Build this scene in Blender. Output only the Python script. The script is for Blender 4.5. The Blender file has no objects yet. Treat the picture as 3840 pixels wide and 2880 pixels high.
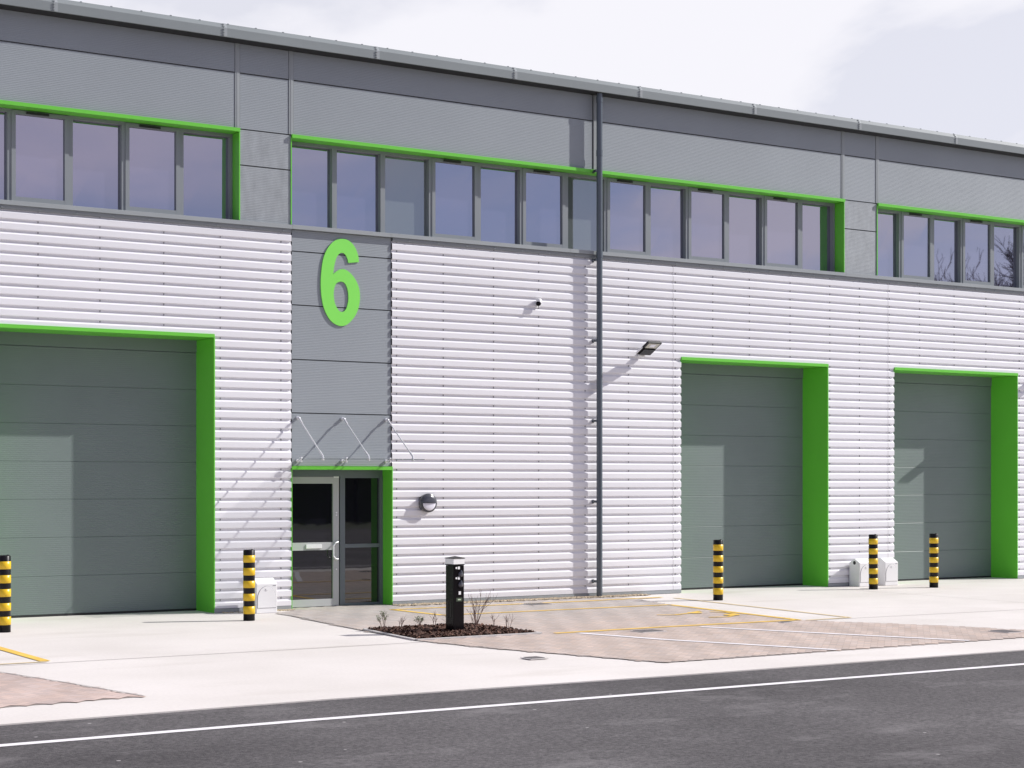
import bpy, bmesh, math, random
from mathutils import Vector, Matrix
R = math.radians
random.seed(11)
S = bpy.context.scene
COL = S.collection

# ------------------------------------------------------------------ camera, sky, sun, exposure
CAM = (-15.752, -24.923, 2.0)
cam = bpy.data.cameras.new('camera')
cam.lens = 61.03; cam.sensor_width = 36.0; cam.sensor_fit = 'HORIZONTAL'
cam.shift_y = 370.0 / 3840.0
cam.clip_end = 3000
co = bpy.data.objects.new('camera', cam); COL.objects.link(co)
co.location = CAM
co.rotation_euler = (R(90), 0, -R(32.2945))
S.camera = co

SUN = Vector((2.78, -1.0, 2.10)).normalized()
ld = bpy.data.lights.new('sun', 'SUN'); ld.energy = 5.0; ld.angle = R(0.53); ld.color = (1.0, 0.975, 0.945)
lo = bpy.data.objects.new('sun', ld); COL.objects.link(lo)
lo.rotation_euler = SUN.to_track_quat('Z', 'Y').to_euler()

W = bpy.data.worlds.new('World'); S.world = W; W.use_nodes = True
nt = W.node_tree; nt.nodes.clear()
def N(tree, typ, **kw):
    n = tree.nodes.new(typ)
    for k, v in kw.items():
        if k in n.bl_rna.properties.keys(): setattr(n, k, v)
        else: n.inputs[k].default_value = v
    return n
out = N(nt, 'ShaderNodeOutputWorld'); bg = N(nt, 'ShaderNodeBackground'); bg.inputs['Strength'].default_value = 0.1
sky = N(nt, 'ShaderNodeTexSky', sky_type='NISHITA', sun_disc=False, sun_elevation=math.asin(SUN.z),
        sun_rotation=math.atan2(SUN.x, SUN.y), altitude=50, air_density=1.0, dust_density=0.7, ozone_density=2.5)
tc = N(nt, 'ShaderNodeTexCoord')
sep = N(nt, 'ShaderNodeSeparateXYZ')
# clouds: the view direction projected on a flat layer overhead
dv = N(nt, 'ShaderNodeMath', operation='ADD'); dv.inputs[1].default_value = 0.22
cx = N(nt, 'ShaderNodeMath', operation='DIVIDE'); cy = N(nt, 'ShaderNodeMath', operation='DIVIDE')
cmb = N(nt, 'ShaderNodeCombineXYZ')
nz = N(nt, 'ShaderNodeTexNoise'); nz.inputs['Scale'].default_value = 1.15; nz.inputs['Detail'].default_value = 7; nz.inputs['Roughness'].default_value = 0.52
nz.inputs['Distortion'].default_value = 0.35
rmp = N(nt, 'ShaderNodeValToRGB')
rmp.color_ramp.elements[0].position = 0.37; rmp.color_ramp.elements[1].position = 0.63
rmp.color_ramp.interpolation = 'EASE'; rmp.color_ramp.elements[0].color = (0.05, 0.05, 0.05, 1); rmp.color_ramp.elements[1].color = (0.97, 0.97, 0.97, 1)
mp = N(nt, 'ShaderNodeMapping'); mp.inputs['Location'].default_value = (1.9, 1.6, 0.0)
mix = N(nt, 'ShaderNodeMixRGB')
# the cloud sheet is brightest beyond the building and thinner, bluer behind the viewer
dot = N(nt, 'ShaderNodeVectorMath', operation='DOT_PRODUCT'); dot.inputs[1].default_value = (0.75, 0.66, 0.0)
mr = N(nt, 'ShaderNodeMapRange', interpolation_type='LINEAR'); mr.inputs['From Min'].default_value = -0.40; mr.inputs['From Max'].default_value = 0.80
cc_ = N(nt, 'ShaderNodeMixRGB'); cc_.inputs['Color1'].default_value = (6.3, 5.9, 7.5, 1); cc_.inputs['Color2'].default_value = (9.55, 9.45, 10.0, 1)
ad_ = N(nt, 'ShaderNodeMath', operation='MULTIPLY_ADD'); ad_.inputs[1].default_value = 0.12
L = nt.links.new
L(tc.outputs['Generated'], sep.inputs[0]); L(sep.outputs['Z'], dv.inputs[0])
L(sep.outputs['X'], cx.inputs[0]); L(dv.outputs[0], cx.inputs[1]); L(sep.outputs['Y'], cy.inputs[0]); L(dv.outputs[0], cy.inputs[1])
L(cx.outputs[0], cmb.inputs[0]); L(cy.outputs[0], cmb.inputs[1]); L(cmb.outputs[0], mp.inputs['Vector']); L(mp.outputs[0], nz.inputs['Vector'])
L(tc.outputs['Generated'], dot.inputs[0]); L(dot.outputs['Value'], mr.inputs['Value']); L(mr.outputs[0], cc_.inputs['Fac']); L(cc_.outputs[0], mix.inputs['Color2'])
L(mr.outputs[0], ad_.inputs[0]); L(nz.outputs['Fac'], ad_.inputs[2]); L(ad_.outputs[0], rmp.inputs[0])
fl_ = N(nt, 'ShaderNodeMath', operation='MULTIPLY'); fl_.inputs[1].default_value = 0.77; mx_ = N(nt, 'ShaderNodeMath', operation='MAXIMUM')
gp0 = N(nt, 'ShaderNodeMixRGB', blend_type='MULTIPLY'); gp0.inputs['Fac'].default_value = 1.0; gp0.inputs['Color2'].default_value = (0.74, 0.70, 0.88, 1)
L(mr.outputs[0], fl_.inputs[0]); L(fl_.outputs[0], mx_.inputs[0]); L(rmp.outputs[0], mx_.inputs[1]); L(sky.outputs[0], gp0.inputs['Color1']); L(mx_.outputs[0], mix.inputs['Fac']); L(gp0.outputs[0], mix.inputs['Color1'])
L(mix.outputs[0], bg.inputs['Color']); L(bg.outputs[0], out.inputs[0])

S.view_settings.view_transform = 'Standard'; S.view_settings.look = 'None'
S.view_settings.exposure = 0.0; S.view_settings.gamma = 1.0
S.render.engine = 'CYCLES'

# ------------------------------------------------------------------ materials
def mat(name, col, rough=0.5, metal=0.0, ior=1.5, spec=0.5, noise=None, bump=None, coat=0.0, tint=None):
    """noise=(scale, amount, detail, stretch) varies the base colour; bump=(scale, strength, distance)"""
    m = bpy.data.materials.new(name); m.use_nodes = True
    t = m.node_tree; b = t.nodes['Principled BSDF']
    b.inputs['Base Color'].default_value = (*col, 1); b.inputs['Roughness'].default_value = rough
    b.inputs['Metallic'].default_value = metal; b.inputs['IOR'].default_value = ior
    b.inputs['Specular IOR Level'].default_value = spec; b.inputs['Coat Weight'].default_value = coat
    if tint: b.inputs['Specular Tint'].default_value = (*tint, 1)
    c = t.nodes.new('ShaderNodeTexCoord')
    if noise:
        sc, am, de, st = noise
        mpn = t.nodes.new('ShaderNodeMapping'); mpn.inputs['Scale'].default_value = st
        n = t.nodes.new('ShaderNodeTexNoise'); n.inputs['Scale'].default_value = sc; n.inputs['Detail'].default_value = de
        r = t.nodes.new('ShaderNodeMapRange')
        r.inputs['From Min'].default_value = 0.3; r.inputs['From Max'].default_value = 0.7
        r.inputs['To Min'].default_value = 1 - am; r.inputs['To Max'].default_value = 1 + am
        mx = t.nodes.new('ShaderNodeMixRGB'); mx.blend_type = 'MULTIPLY'; mx.inputs['Fac'].default_value = 1
        mx.inputs['Color1'].default_value = (*col, 1)
        t.links.new(c.outputs['Object'], mpn.inputs[0]); t.links.new(mpn.outputs[0], n.inputs['Vector'])
        t.links.new(n.outputs['Fac'], r.inputs['Value']); t.links.new(r.outputs[0], mx.inputs['Color2'])
        t.links.new(mx.outputs[0], b.inputs['Base Color'])
    if bump:
        n2 = t.nodes.new('ShaderNodeTexNoise'); n2.inputs['Scale'].default_value = bump[0]; n2.inputs['Detail'].default_value = 3
        bp = t.nodes.new('ShaderNodeBump'); bp.inputs['Strength'].default_value = bump[1]; bp.inputs['Distance'].default_value = bump[2]
        t.links.new(c.outputs['Object'], n2.inputs['Vector']); t.links.new(n2.outputs['Fac'], bp.inputs['Height'])
        t.links.new(bp.outputs[0], b.inputs['Normal'])
    return m
M = {}
M['white'] = mat('white_cladding_paint', (0.785, 0.78, 0.80), 0.42, noise=(0.6, 0.03, 5, (0.25, 1, 1.6)), bump=(1.3, 0.25, 0.01))
M['fastener'] = mat('fastener_grey', (0.28, 0.28, 0.30), 0.5)
M['panel'] = mat('grey_microrib_paint', (0.295, 0.325, 0.345), 0.45, noise=(0.7, 0.04, 6, (1, 1, 1)))
M['dusty'] = mat('grey_microrib_paint_dusty', (0.31, 0.335, 0.35), 0.5, noise=(9, 0.10, 6, (1, 1, 0.35)))
M['trim'] = mat('grey_flashing', (0.32, 0.345, 0.35), 0.42, noise=(1.5, 0.05, 4, (1, 1, 1)))
M['fascia'] = mat('grey_gutter_paint', (0.235, 0.26, 0.26), 0.38, noise=(1.1, 0.06, 4, (0.6, 1, 1)))
M['green'] = mat('bright_green_paint', (0.15, 0.585, 0.05), 0.38, noise=(1.2, 0.03, 3, (1, 1, 1)))
M['sign'] = mat('sign_green_paint', (0.235, 0.78, 0.105), 0.4)
M['door'] = mat('grey_green_door_paint', (0.168, 0.205, 0.196), 0.42, noise=(0.9, 0.05, 5, (1, 1, 1)))
M['frame'] = mat('window_frame_grey', (0.245, 0.265, 0.278), 0.4)
M['pipe'] = mat('downpipe_grey', (0.085, 0.105, 0.125), 0.22, coat=0.3)
M['dark'] = mat('dark_void', (0.012, 0.013, 0.015), 0.7)
M['rubber'] = mat('black_rubber', (0.02, 0.02, 0.022), 0.6)
M['glass'] = mat('solar_glass', (0.058, 0.054, 0.090), 0.015, ior=5.2, spec=0.5, tint=(0.93, 0.92, 1.0), bump=(0.9, 0.05, 0.004))
M['blank'] = mat('blank_glass', (0.135, 0.155, 0.150), 0.05, ior=3.2, bump=(0.9, 0.05, 0.004))
M['doorglass'] = mat('clear_door_glass', (0.006, 0.006, 0.010), 0.02, ior=2.05, bump=(1.1, 0.12, 0.008))
M['alu'] = mat('silver_door_frame', (0.47, 0.48, 0.475), 0.35)
M['steel'] = mat('satin_steel', (0.78, 0.78, 0.80), 0.35, metal=0.45)
M['whiteplastic'] = mat('white_plastic', (0.80, 0.80, 0.795), 0.35, noise=(2, 0.02, 3, (1, 1, 1)))
M['black'] = mat('black_plastic', (0.010, 0.009, 0.010), 0.32, ior=1.3, bump=(5, 0.15, 0.003))
M['gloss'] = mat('gloss_black', (0.006, 0.005, 0.006), 0.12, ior=1.22)
M['yellow'] = mat('yellow_plastic', (0.74, 0.47, 0.010), 0.35, noise=(6, 0.05, 3, (1, 1, 1)))
M['lampgrey'] = mat('lamp_grey', (0.05, 0.052, 0.065), 0.25, coat=0.6)
M['diffuser'] = mat('lamp_diffuser', (0.78, 0.78, 0.86), 0.25)
M['led'] = mat('led_panel', (0.50, 0.49, 0.42), 0.25)
M['badge'] = mat('badge_grey', (0.25, 0.25, 0.27), 0.5)
M['edging'] = mat('concrete_edging', (0.56, 0.53, 0.51), 0.8, noise=(7, 0.08, 4, (1, 1, 1)))
M['whiteline'] = mat('white_road_paint', (0.80, 0.77, 0.78), 0.6, noise=(5, 0.10, 6, (1, 1, 1)))
M['yline'] = mat('yellow_road_paint', (0.80, 0.52, 0.09), 0.6, noise=(3.2, 0.14, 6, (1, 1, 1)))
M['ypale'] = mat('worn_yellow_road_paint', (0.74, 0.60, 0.36), 0.65, noise=(3.2, 0.10, 6, (1, 1, 1)))
M['grate'] = mat('grating_grey', (0.22, 0.205, 0.20), 0.7)
M['iron'] = mat('cast_iron', (0.055, 0.052, 0.052), 0.6)
M['twig'] = mat('twig_bark', (0.17, 0.105, 0.085), 0.8)
M['leaf'] = mat('shoot_leaf', (0.10, 0.15, 0.045), 0.6)
M['bark'] = mat('tree_bark', (0.045, 0.035, 0.03), 0.9)
M['hedge'] = mat('hedge_leaf', (0.02, 0.028, 0.014), 0.9)
M['roof'] = mat('roof_sheet', (0.28, 0.30, 0.31), 0.5)
M['gravel'] = mat('pale_gravel', (0.50, 0.42, 0.30), 0.9, noise=(30, 0.3, 3, (1, 1, 1)))
M['joint'] = mat('joint_sealant', (0.40, 0.37, 0.35), 0.8)
M['grass'] = mat('rough_grass', (0.045, 0.055, 0.025), 0.95, noise=(0.3, 0.2, 5, (1, 1, 1)))
# canopy glass: clear pane, lets most light through
mg = bpy.data.materials.new('clear_canopy_glass'); mg.use_nodes = True; t = mg.node_tree; t.nodes.clear()
o_ = t.nodes.new('ShaderNodeOutputMaterial'); tr = t.nodes.new('ShaderNodeBsdfTransparent'); gl = t.nodes.new('ShaderNodeBsdfGlossy')
tr.inputs[0].default_value = (0.975, 0.985, 0.98, 1); gl.inputs['Roughness'].default_value = 0.03
fr = t.nodes.new('ShaderNodeFresnel'); fr.inputs[0].default_value = 1.2; mxs = t.nodes.new('ShaderNodeMixShader')
t.links.new(fr.outputs[0], mxs.inputs[0]); t.links.new(tr.outputs[0], mxs.inputs[1]); t.links.new(gl.outputs[0], mxs.inputs[2]); t.links.new(mxs.outputs[0], o_.inputs[0])
M['canopy'] = mg

def concrete_mat():
    m = bpy.data.materials.new('pale_brushed_concrete'); m.use_nodes = True; t = m.node_tree; b = t.nodes['Principled BSDF']
    b.inputs['Roughness'].default_value = 0.8
    c = t.nodes.new('ShaderNodeTexCoord')
    def noise(sc, de, st=(1, 1, 1)):
        mp_ = t.nodes.new('ShaderNodeMapping'); mp_.inputs['Scale'].default_value = st
        n = t.nodes.new('ShaderNodeTexNoise'); n.inputs['Scale'].default_value = sc; n.inputs['Detail'].default_value = de
        t.links.new(c.outputs['Object'], mp_.inputs[0]); t.links.new(mp_.outputs[0], n.inputs['Vector']); return n
    r = t.nodes.new('ShaderNodeValToRGB')
    r.color_ramp.elements[0].position = 0.30; r.color_ramp.elements[0].color = (0.630, 0.590, 0.550, 1)
    r.color_ramp.elements[1].position = 0.66; r.color_ramp.elements[1].color = (0.710, 0.668, 0.632, 1)
    t.links.new(noise(0.55, 8).outputs['Fac'], r.inputs[0])
    r2 = t.nodes.new('ShaderNodeMapRange'); r2.inputs['From Min'].default_value = 0.25; r2.inputs['From Max'].default_value = 0.75
    r2.inputs['To Min'].default_value = 0.95; r2.inputs['To Max'].default_value = 1.04
    t.links.new(noise(26, 4).outputs['Fac'], r2.inputs['Value'])
    # oily / tyre stains with a shape of their own
    r3 = t.nodes.new('ShaderNodeValToRGB'); r3.color_ramp.elements[0].position = 0.58; r3.color_ramp.elements[1].position = 0.80
    r3.color_ramp.elements[0].color = (1, 1, 1, 1); r3.color_ramp.elements[1].color = (0.84, 0.83, 0.80, 1)
    t.links.new(noise(0.9, 5, (0.35, 1.2, 1)).outputs['Fac'], r3.inputs[0])
    m1 = t.nodes.new('ShaderNodeMixRGB'); m1.blend_type = 'MULTIPLY'; m1.inputs[0].default_value = 1
    m2 = t.nodes.new('ShaderNodeMixRGB'); m2.blend_type = 'MULTIPLY'; m2.inputs[0].default_value = 1
    t.links.new(r.outputs[0], m1.inputs[1]); t.links.new(r2.outputs[0], m1.inputs[2])
    t.links.new(m1.outputs[0], m2.inputs[1]); t.links.new(r3.outputs[0], m2.inputs[2]); t.links.new(m2.outputs[0], b.inputs['Base Color'])
    return m
M['concrete'] = concrete_mat()

def asphalt_mat():
    m = bpy.data.materials.new('worn_asphalt'); m.use_nodes = True; t = m.node_tree; b = t.nodes['Principled BSDF']
    b.inputs['Roughness'].default_value = 0.85; b.inputs['Specular IOR Level'].default_value = 0.3
    c = t.nodes.new('ShaderNodeTexCoord')
    def noise(sc, de, st=(1, 1, 1), ro=0.5, loc=(0, 0, 0)):
        mp_ = t.nodes.new('ShaderNodeMapping'); mp_.inputs['Scale'].default_value = st; mp_.inputs['Location'].default_value = loc
        n = t.nodes.new('ShaderNodeTexNoise'); n.inputs['Scale'].default_value = sc; n.inputs['Detail'].default_value = de; n.inputs['Roughness'].default_value = ro
        t.links.new(c.outputs['Object'], mp_.inputs[0]); t.links.new(mp_.outputs[0], n.inputs['Vector']); return n.outputs['Fac']
    def ramp(src, p0, c0, p1, c1):
        r = t.nodes.new('ShaderNodeValToRGB'); r.color_ramp.elements[0].position = p0; r.color_ramp.elements[0].color = (*c0, 1)
        r.color_ramp.elements[1].position = p1; r.color_ramp.elements[1].color = (*c1, 1); t.links.new(src, r.inputs[0]); return r.outputs[0]
    def mixn(kind, a, b2, fac=1.0, fsrc=None):
        x = t.nodes.new('ShaderNodeMixRGB'); x.blend_type = kind; x.inputs[0].default_value = fac
        if fsrc: t.links.new(fsrc, x.inputs[0])
        t.links.new(a, x.inputs[1])
        if isinstance(b2, tuple): x.inputs[2].default_value = (*b2, 1)
        else: t.links.new(b2, x.inputs[2])
        return x.outputs[0]
    base = ramp(noise(0.33, 7, (0.8, 1.1, 1)), 0.3, (0.064, 0.059, 0.061), 0.70, (0.128, 0.120, 0.122))
    grain = ramp(noise(24, 4, ro=0.75), 0.34, (0.55, 0.55, 0.56), 0.68, (1.45, 1.44, 1.42))
    a = mixn('MULTIPLY', base, grain)
    grain2 = ramp(noise(120, 2, ro=0.8), 0.30, (0.7, 0.7, 0.7), 0.72, (1.3, 1.3, 1.3))
    a = mixn('MULTIPLY', a, grain2)
    # pale scuffs where cement dust has been dragged along the lane
    sc1 = ramp(noise(0.8, 10, (0.7, 1.25, 1), 0.72, (3.1, 1.7, 0)), 0.53, (0, 0, 0), 0.78, (0.8, 0.8, 0.8))
    a = mixn('MIX', a, (0.25, 0.235, 0.235), fsrc=sc1)
    v = t.nodes.new('ShaderNodeTexVoronoi'); v.inputs['Scale'].default_value = 2.2; t.links.new(c.outputs['Object'], v.inputs['Vector'])
    sp = ramp(v.outputs['Distance'], 0.03, (0.8, 0.8, 0.8), 0.045, (0, 0, 0))
    a = mixn('MIX', a, (0.45, 0.43, 0.42), fsrc=sp)
    t.links.new(a, b.inputs['Base Color'])
    bp = t.nodes.new('ShaderNodeBump'); bp.inputs['Strength'].default_value = 0.6; bp.inputs['Distance'].default_value = 0.008
    t.links.new(noise(60, 3, ro=0.7), bp.inputs['Height']); t.links.new(bp.outputs[0], b.inputs['Normal'])
    return m
M['asphalt'] = asphalt_mat()

def attr_mat(name, rough=0.8, mul=1.0):
    m = bpy.data.materials.new(name); m.use_nodes = True; t = m.node_tree; b = t.nodes['Principled BSDF']
    a = t.nodes.new('ShaderNodeAttribute'); a.attribute_name = 'tone'
    c = t.nodes.new('ShaderNodeTexCoord'); n = t.nodes.new('ShaderNodeTexNoise'); n.inputs['Scale'].default_value = 0.7; n.inputs['Detail'].default_value = 5
    r = t.nodes.new('ShaderNodeMapRange'); r.inputs['From Min'].default_value = .3; r.inputs['From Max'].default_value = .7
    r.inputs['To Min'].default_value = 0.92 * mul; r.inputs['To Max'].default_value = 1.08 * mul
    x = t.nodes.new('ShaderNodeMixRGB'); x.blend_type = 'MULTIPLY'; x.inputs[0].default_value = 1
    t.links.new(c.outputs['Object'], n.inputs['Vector']); t.links.new(n.outputs['Fac'], r.inputs['Value'])
    t.links.new(a.outputs['Color'], x.inputs[1]); t.links.new(r.outputs[0], x.inputs[2]); t.links.new(x.outputs[0], b.inputs['Base Color'])
    b.inputs['Roughness'].default_value = rough
    return m
M['blocks'] = attr_mat('block_paving', 0.85)
M['chips'] = attr_mat('bark_chips', 0.9)

# ------------------------------------------------------------------ mesh helpers
class MB:
    def __init__(s): s.v = []; s.f = []; s.c = []; s.smooth = []
    def add(s, vs, fs, smooth=False, col=None):
        o = len(s.v); s.v += [tuple(v) for v in vs]
        for f in fs: s.f.append([i + o for i in f]); s.smooth.append(smooth); s.c.append(col)
    def box(s, x0, x1, y0, y1, z0, z1):
        s.add([(x0,y0,z0),(x1,y0,z0),(x1,y1,z0),(x0,y1,z0),(x0,y0,z1),(x1,y0,z1),(x1,y1,z1),(x0,y1,z1)],
              [(0,3,2,1),(4,5,6,7),(0,1,5,4),(1,2,6,5),(2,3,7,6),(3,0,4,7)]); return s
    def extrude_x(s, prof, x0, x1, closed=True, caps=True):
        """prof: list of (y,z); closed loop solid or an open sheet"""
        n = len(prof)
        vs = [(x0, y, z) for y, z in prof] + [(x1, y, z) for y, z in prof]
        fs = [(i, (i+1) % n, n + (i+1) % n, n + i) for i in range(n if closed else n - 1)]
        if closed and caps: fs += [tuple(range(n-1, -1, -1)), tuple(range(n, 2*n))]
        s.add(vs, fs); return s
    def tube(s, p0, p1, r0, r1=None, n=10, caps=True, smooth=True):
        r1 = r0 if r1 is None else r1
        p0 = Vector(p0); p1 = Vector(p1); d = (p1 - p0)
        if d.length < 1e-6: return s
        q = d.to_track_quat('Z', 'Y'); vs = []
        for p, r in ((p0, r0), (p1, r1)):
            for k in range(n):
                a = 2*math.pi*k/n; vs.append(p + q @ Vector((r*math.cos(a), r*math.sin(a), 0)))
        s.add(vs, [(k, (k+1) % n, n + (k+1) % n, n + k) for k in range(n)], smooth)
        if caps: s.add(vs, [tuple(range(n-1, -1, -1)), tuple(range(n, 2*n))])
        return s
    def path(s, pts, r, n=8):
        for a, b in zip(pts[:-1], pts[1:]): s.tube(a, b, r, n=n)
        for p in pts[1:-1]: s.ball(p, r * 1.01, 6, 4)
        return s
    def ball(s, c, r, n=10, m=6, sc=(1,1,1)):
        vs = [(c[0], c[1], c[2] - r*sc[2])]; fs = []
        for j in range(1, m):
            th = math.pi*j/m
            for k in range(n):
                a = 2*math.pi*k/n
                vs.append((c[0]+r*sc[0]*math.sin(th)*math.cos(a), c[1]+r*sc[1]*math.sin(th)*math.sin(a), c[2]-r*sc[2]*math.cos(th)))
        vs.append((c[0], c[1], c[2] + r*sc[2])); L_ = len(vs)-1
        for k in range(n): fs.append((0, 1+(k+1) % n, 1+k)); fs.append((L_, L_-n+k, L_-n+(k+1) % n))
        for j in range(m-2):
            for k in range(n): a = 1+j*n+k; b = 1+j*n+(k+1) % n; fs.append((a, b, b+n, a+n))
        s.add(vs, fs, True); return s
    def lathe(s, prof, origin, axis='z', n=32):
        """prof: (radius, height along axis)"""
        o = Vector(origin); vs = []
        for r, h in prof:
            for k in range(n):
                a = 2*math.pi*k/n
                if axis == 'z': vs.append(o + Vector((r*math.cos(a), r*math.sin(a), h)))
                else: vs.append(o + Vector((r*math.cos(a), -h, r*math.sin(a))))
        fs = [(j*n+k, j*n+(k+1) % n, (j+1)*n+(k+1) % n, (j+1)*n+k) for j in range(len(prof)-1) for k in range(n)]
        s.add(vs, fs, True); return s
    def poly(s, pts, z, z0=None):
        """flat polygon sheet; with z0 a slab down to it"""
        n = len(pts)
        if z0 is None: s.add([(x, y, z) for x, y in pts], [tuple(range(n))])
        else: s.add([(x, y, z) for x, y in pts] + [(x, y, z0) for x, y in pts],
                    [tuple(range(n)), tuple(range(2*n-1, n-1, -1))] + [(i, n+i, n+(i+1) % n, (i+1) % n) for i in range(n)])
        return s
    def build(s, name, m, parent=None, bevel=0.0, tone=False, fix=True):
        me = bpy.data.meshes.new(name); me.from_pydata(s.v, [], s.f); me.update()
        if any(s.smooth):
            me.polygons.foreach_set('use_smooth', s.smooth)
        if tone:
            at = me.color_attributes.new('tone', 'FLOAT_COLOR', 'CORNER')
            i = 0
            for p, c in zip(me.polygons, s.c):
                for li in p.loop_indices: at.data[li].color = (*c, 1)
        if fix:
            bm = bmesh.new(); bm.from_mesh(me); bmesh.ops.recalc_face_normals(bm, faces=bm.faces)
            bm.to_mesh(me); bm.free()
        me.materials.append(m)
        o = bpy.data.objects.new(name, me); COL.objects.link(o)
        if parent is not None: o.parent = parent
        if bevel:
            bv = o.modifiers.new('bevel', 'BEVEL'); bv.width = bevel; bv.segments = 2; bv.limit_method = 'ANGLE'; bv.angle_limit = R(40)
        return o
def tag(o, label=None, cat=None, group=None, kind=None):
    if label: o['label'] = label
    if cat: o['category'] = cat
    if group: o['group'] = group
    if kind: o['kind'] = kind
    return o
def empty(name, loc, label, cat, group=None):
    o = bpy.data.objects.new(name, None); COL.objects.link(o); o.location = loc; o.empty_display_size = 0.2
    return tag(o, label, cat, group)
def kids(o): return [c for c in bpy.data.objects if c.parent == o]
def copy_tree(o, parent=None):
    c = o.copy(); COL.objects.link(c)
    if parent is not None: c.parent = parent
    for ch in kids(o): copy_tree(ch, c)
    return c

# ------------------------------------------------------------------ ground
def pt_line(mb, a, b, w, z):
    a = Vector((*a, 0)); b = Vector((*b, 0)); d = (b - a).normalized(); n = Vector((-d.y, d.x, 0)) * w/2
    mb.add([(a+n)[:2] + (z,), (b+n)[:2] + (z,), (b-n)[:2] + (z,), (a-n)[:2] + (z,)], [(3, 2, 1, 0)])
g = MB(); g.poly([(-900,-900), (900,-900), (900,900), (-900,900)], -0.03)
tag(g.build('ground', M['grass']), kind='structure')
kerb = [(-60,-10.55), (-11.66,-10.513), (-8.68,-10.44), (-6.6,-10.50), (-4.787,-10.574), (0.543,-10.621), (6,-10.66), (60,-11.0)]
g = MB(); g.poly([(-60,-44), (60,-44)] + [(x, y + 0.03) for x, y in reversed(kerb)], -0.012)
tag(g.build('road', M['asphalt']), kind='structure')
g = MB(); g.poly([(60, 32), (-60, 32)] + kerb, 0.0, -0.025)
conc = tag(g.build('pavement', M['concrete']), kind='structure')
# sawn and sealed joints of the concrete slabs
j = MB()
pt_line(j, (-30,-5.90), (-5.05,-5.94), 0.022, 0.004); pt_line(j, (1.35,-5.94), (25,-6.9), 0.02, 0.004)
for x in (6.9, 13.2): pt_line(j, (x,-0.1), (x,-5.9), 0.014, 0.004)
j.build('slab_joint', M['joint'], conc)
# lane line on the road
g = MB()
for a, b in (((-60,-11.75), (-11.97,-11.62)), ((-11.97,-11.62), (-9.23,-11.59)), ((-9.23,-11.59), (-0.636,-11.70)), ((-0.636,-11.70), (60,-12.3))):
    pt_line(g, a, b, 0.125, -0.008)
tag(g.build('road_marking', M['whiteline']), kind='structure')

# block paving: herringbone of real blocks
def inside(p, poly):
    x, y = p; c = False; n = len(poly)
    for i in range(n):
        x1, y1 = poly[i]; x2, y2 = poly[(i+1) % n]
        if (y1 > y) != (y2 > y) and x < (x2-x1)*(y-y1)/(y2-y1)+x1: c = not c
    return c
def paving(name, poly, base, seed, holes=(), pitch=0.48):
    rnd = random.Random(seed)
    b = MB(); b.poly(poly, 0.004); 
    sheet = b.build(name, mat(name + '_bedding', (0.30, 0.255, 0.23), 0.9))
    mb = MB(); Wb, gp = 0.082, 0.0012
    x0 = min(p[0] for p in poly); x1 = max(p[0] for p in poly); y0 = min(p[1] for p in poly); y1 = max(p[1] for p in poly)
    ca, sa = math.cos(R(45)), math.sin(R(45))
    cx0, cy0 = (x0+x1)/2, (y0+y1)/2; rad = math.hypot(x1-x0, y1-y0)/2 + 0.4
    n = int(rad/Wb) + 2
    for i in range(-n, n):
        for k in range(-n, n):
            # 90 degree herringbone cell pattern (cells of Wb)
            m4 = (i - k) % 4
            if m4 == 0: bx = (i*Wb, (i+2)*Wb, k*Wb, (k+1)*Wb); hor = 1
            elif m4 == 3: bx = (i*Wb, (i+1)*Wb, (k-1)*Wb + Wb, (k+1)*Wb + Wb); hor = 0
            else: continue
            u0, u1, v0, v1 = bx; u0 += gp; u1 -= gp; v0 += gp; v1 -= gp
            cu, cv = (u0+u1)/2, (v0+v1)/2
            X = cx0 + cu*ca - cv*sa; Y = cy0 + cu*sa + cv*ca
            if not inside((X, Y), poly) or any(inside((X, Y), h) for h in holes): continue
            q = []
            for u, v in ((u0,v0),(u1,v0),(u1,v1),(u0,v1)):
                q.append((cx0 + u*ca - v*sa, cy0 + u*sa + v*ca, 0.008))
            # bundles of lighter blocks laid in diagonal courses
            s_ = (X*0.87 - Y*0.50) / pitch
            w9 = math.sin(2*math.pi*s_); k_ = 1 + 0.09*max(-.5, w9) + rnd.gauss(0, 0.042) + (0.02 if hor else -0.02)
            t_ = min(max((Y + 5.4)/3.6, 0), 1)             # greyer blocks were laid nearer the building
            c0 = tuple(base[0][c]*(1-t_) + base[1][c]*t_ for c in range(3))
            w_ = rnd.random()*0.06
            mb.add(q, [(0,1,2,3)], col=(c0[0]*k_*(1+w_), c0[1]*k_, c0[2]*k_*(1-w_)))
    o = mb.build('paving_blocks', M['blocks'], sheet, tone=True, fix=False); tag(o, kind='stuff')
    return tag(sheet, kind='structure')
BASE = ((0.475, 0.400, 0.358), (0.43, 0.398, 0.378))
bed = [(-5.0,-5.68), (-3.2,-5.68), (-3.2,-4.0), (-4.85,-4.0)]
bed_out = [(-5.08,-5.76), (-3.12,-5.76), (-3.12,-3.92), (-4.92,-3.92)]
pave1 = [(-4.66,-0.62), (-4.66,-1.2), (-4.80,-2.45), (-4.93,-3.92), (-5.06,-5.72), (-4.80,-7.1), (-4.04,-9.56), (-1.85,-9.56), (1.80,-9.54), (4.6,-9.62),
         (2.60,-8.68), (2.43,-8.0), (1.84,-6.93), (1.27,-5.93), (1.575,-2.33), (1.836,-1.42), (2.10,-0.30), (-2.3,-0.30), (-2.3,-0.02), (-2.33,0.28), (-4.08,0.28), (-4.1,-0.1)]
paving('block_paving', pave1, BASE, 3, (bed_out,))
pave2 = [(-10.55,-6.62), (-10.25,-8.0), (-10.0,-9.38), (-11.36,-9.47), (-22,-9.6), (-22,-6.4)]
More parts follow.
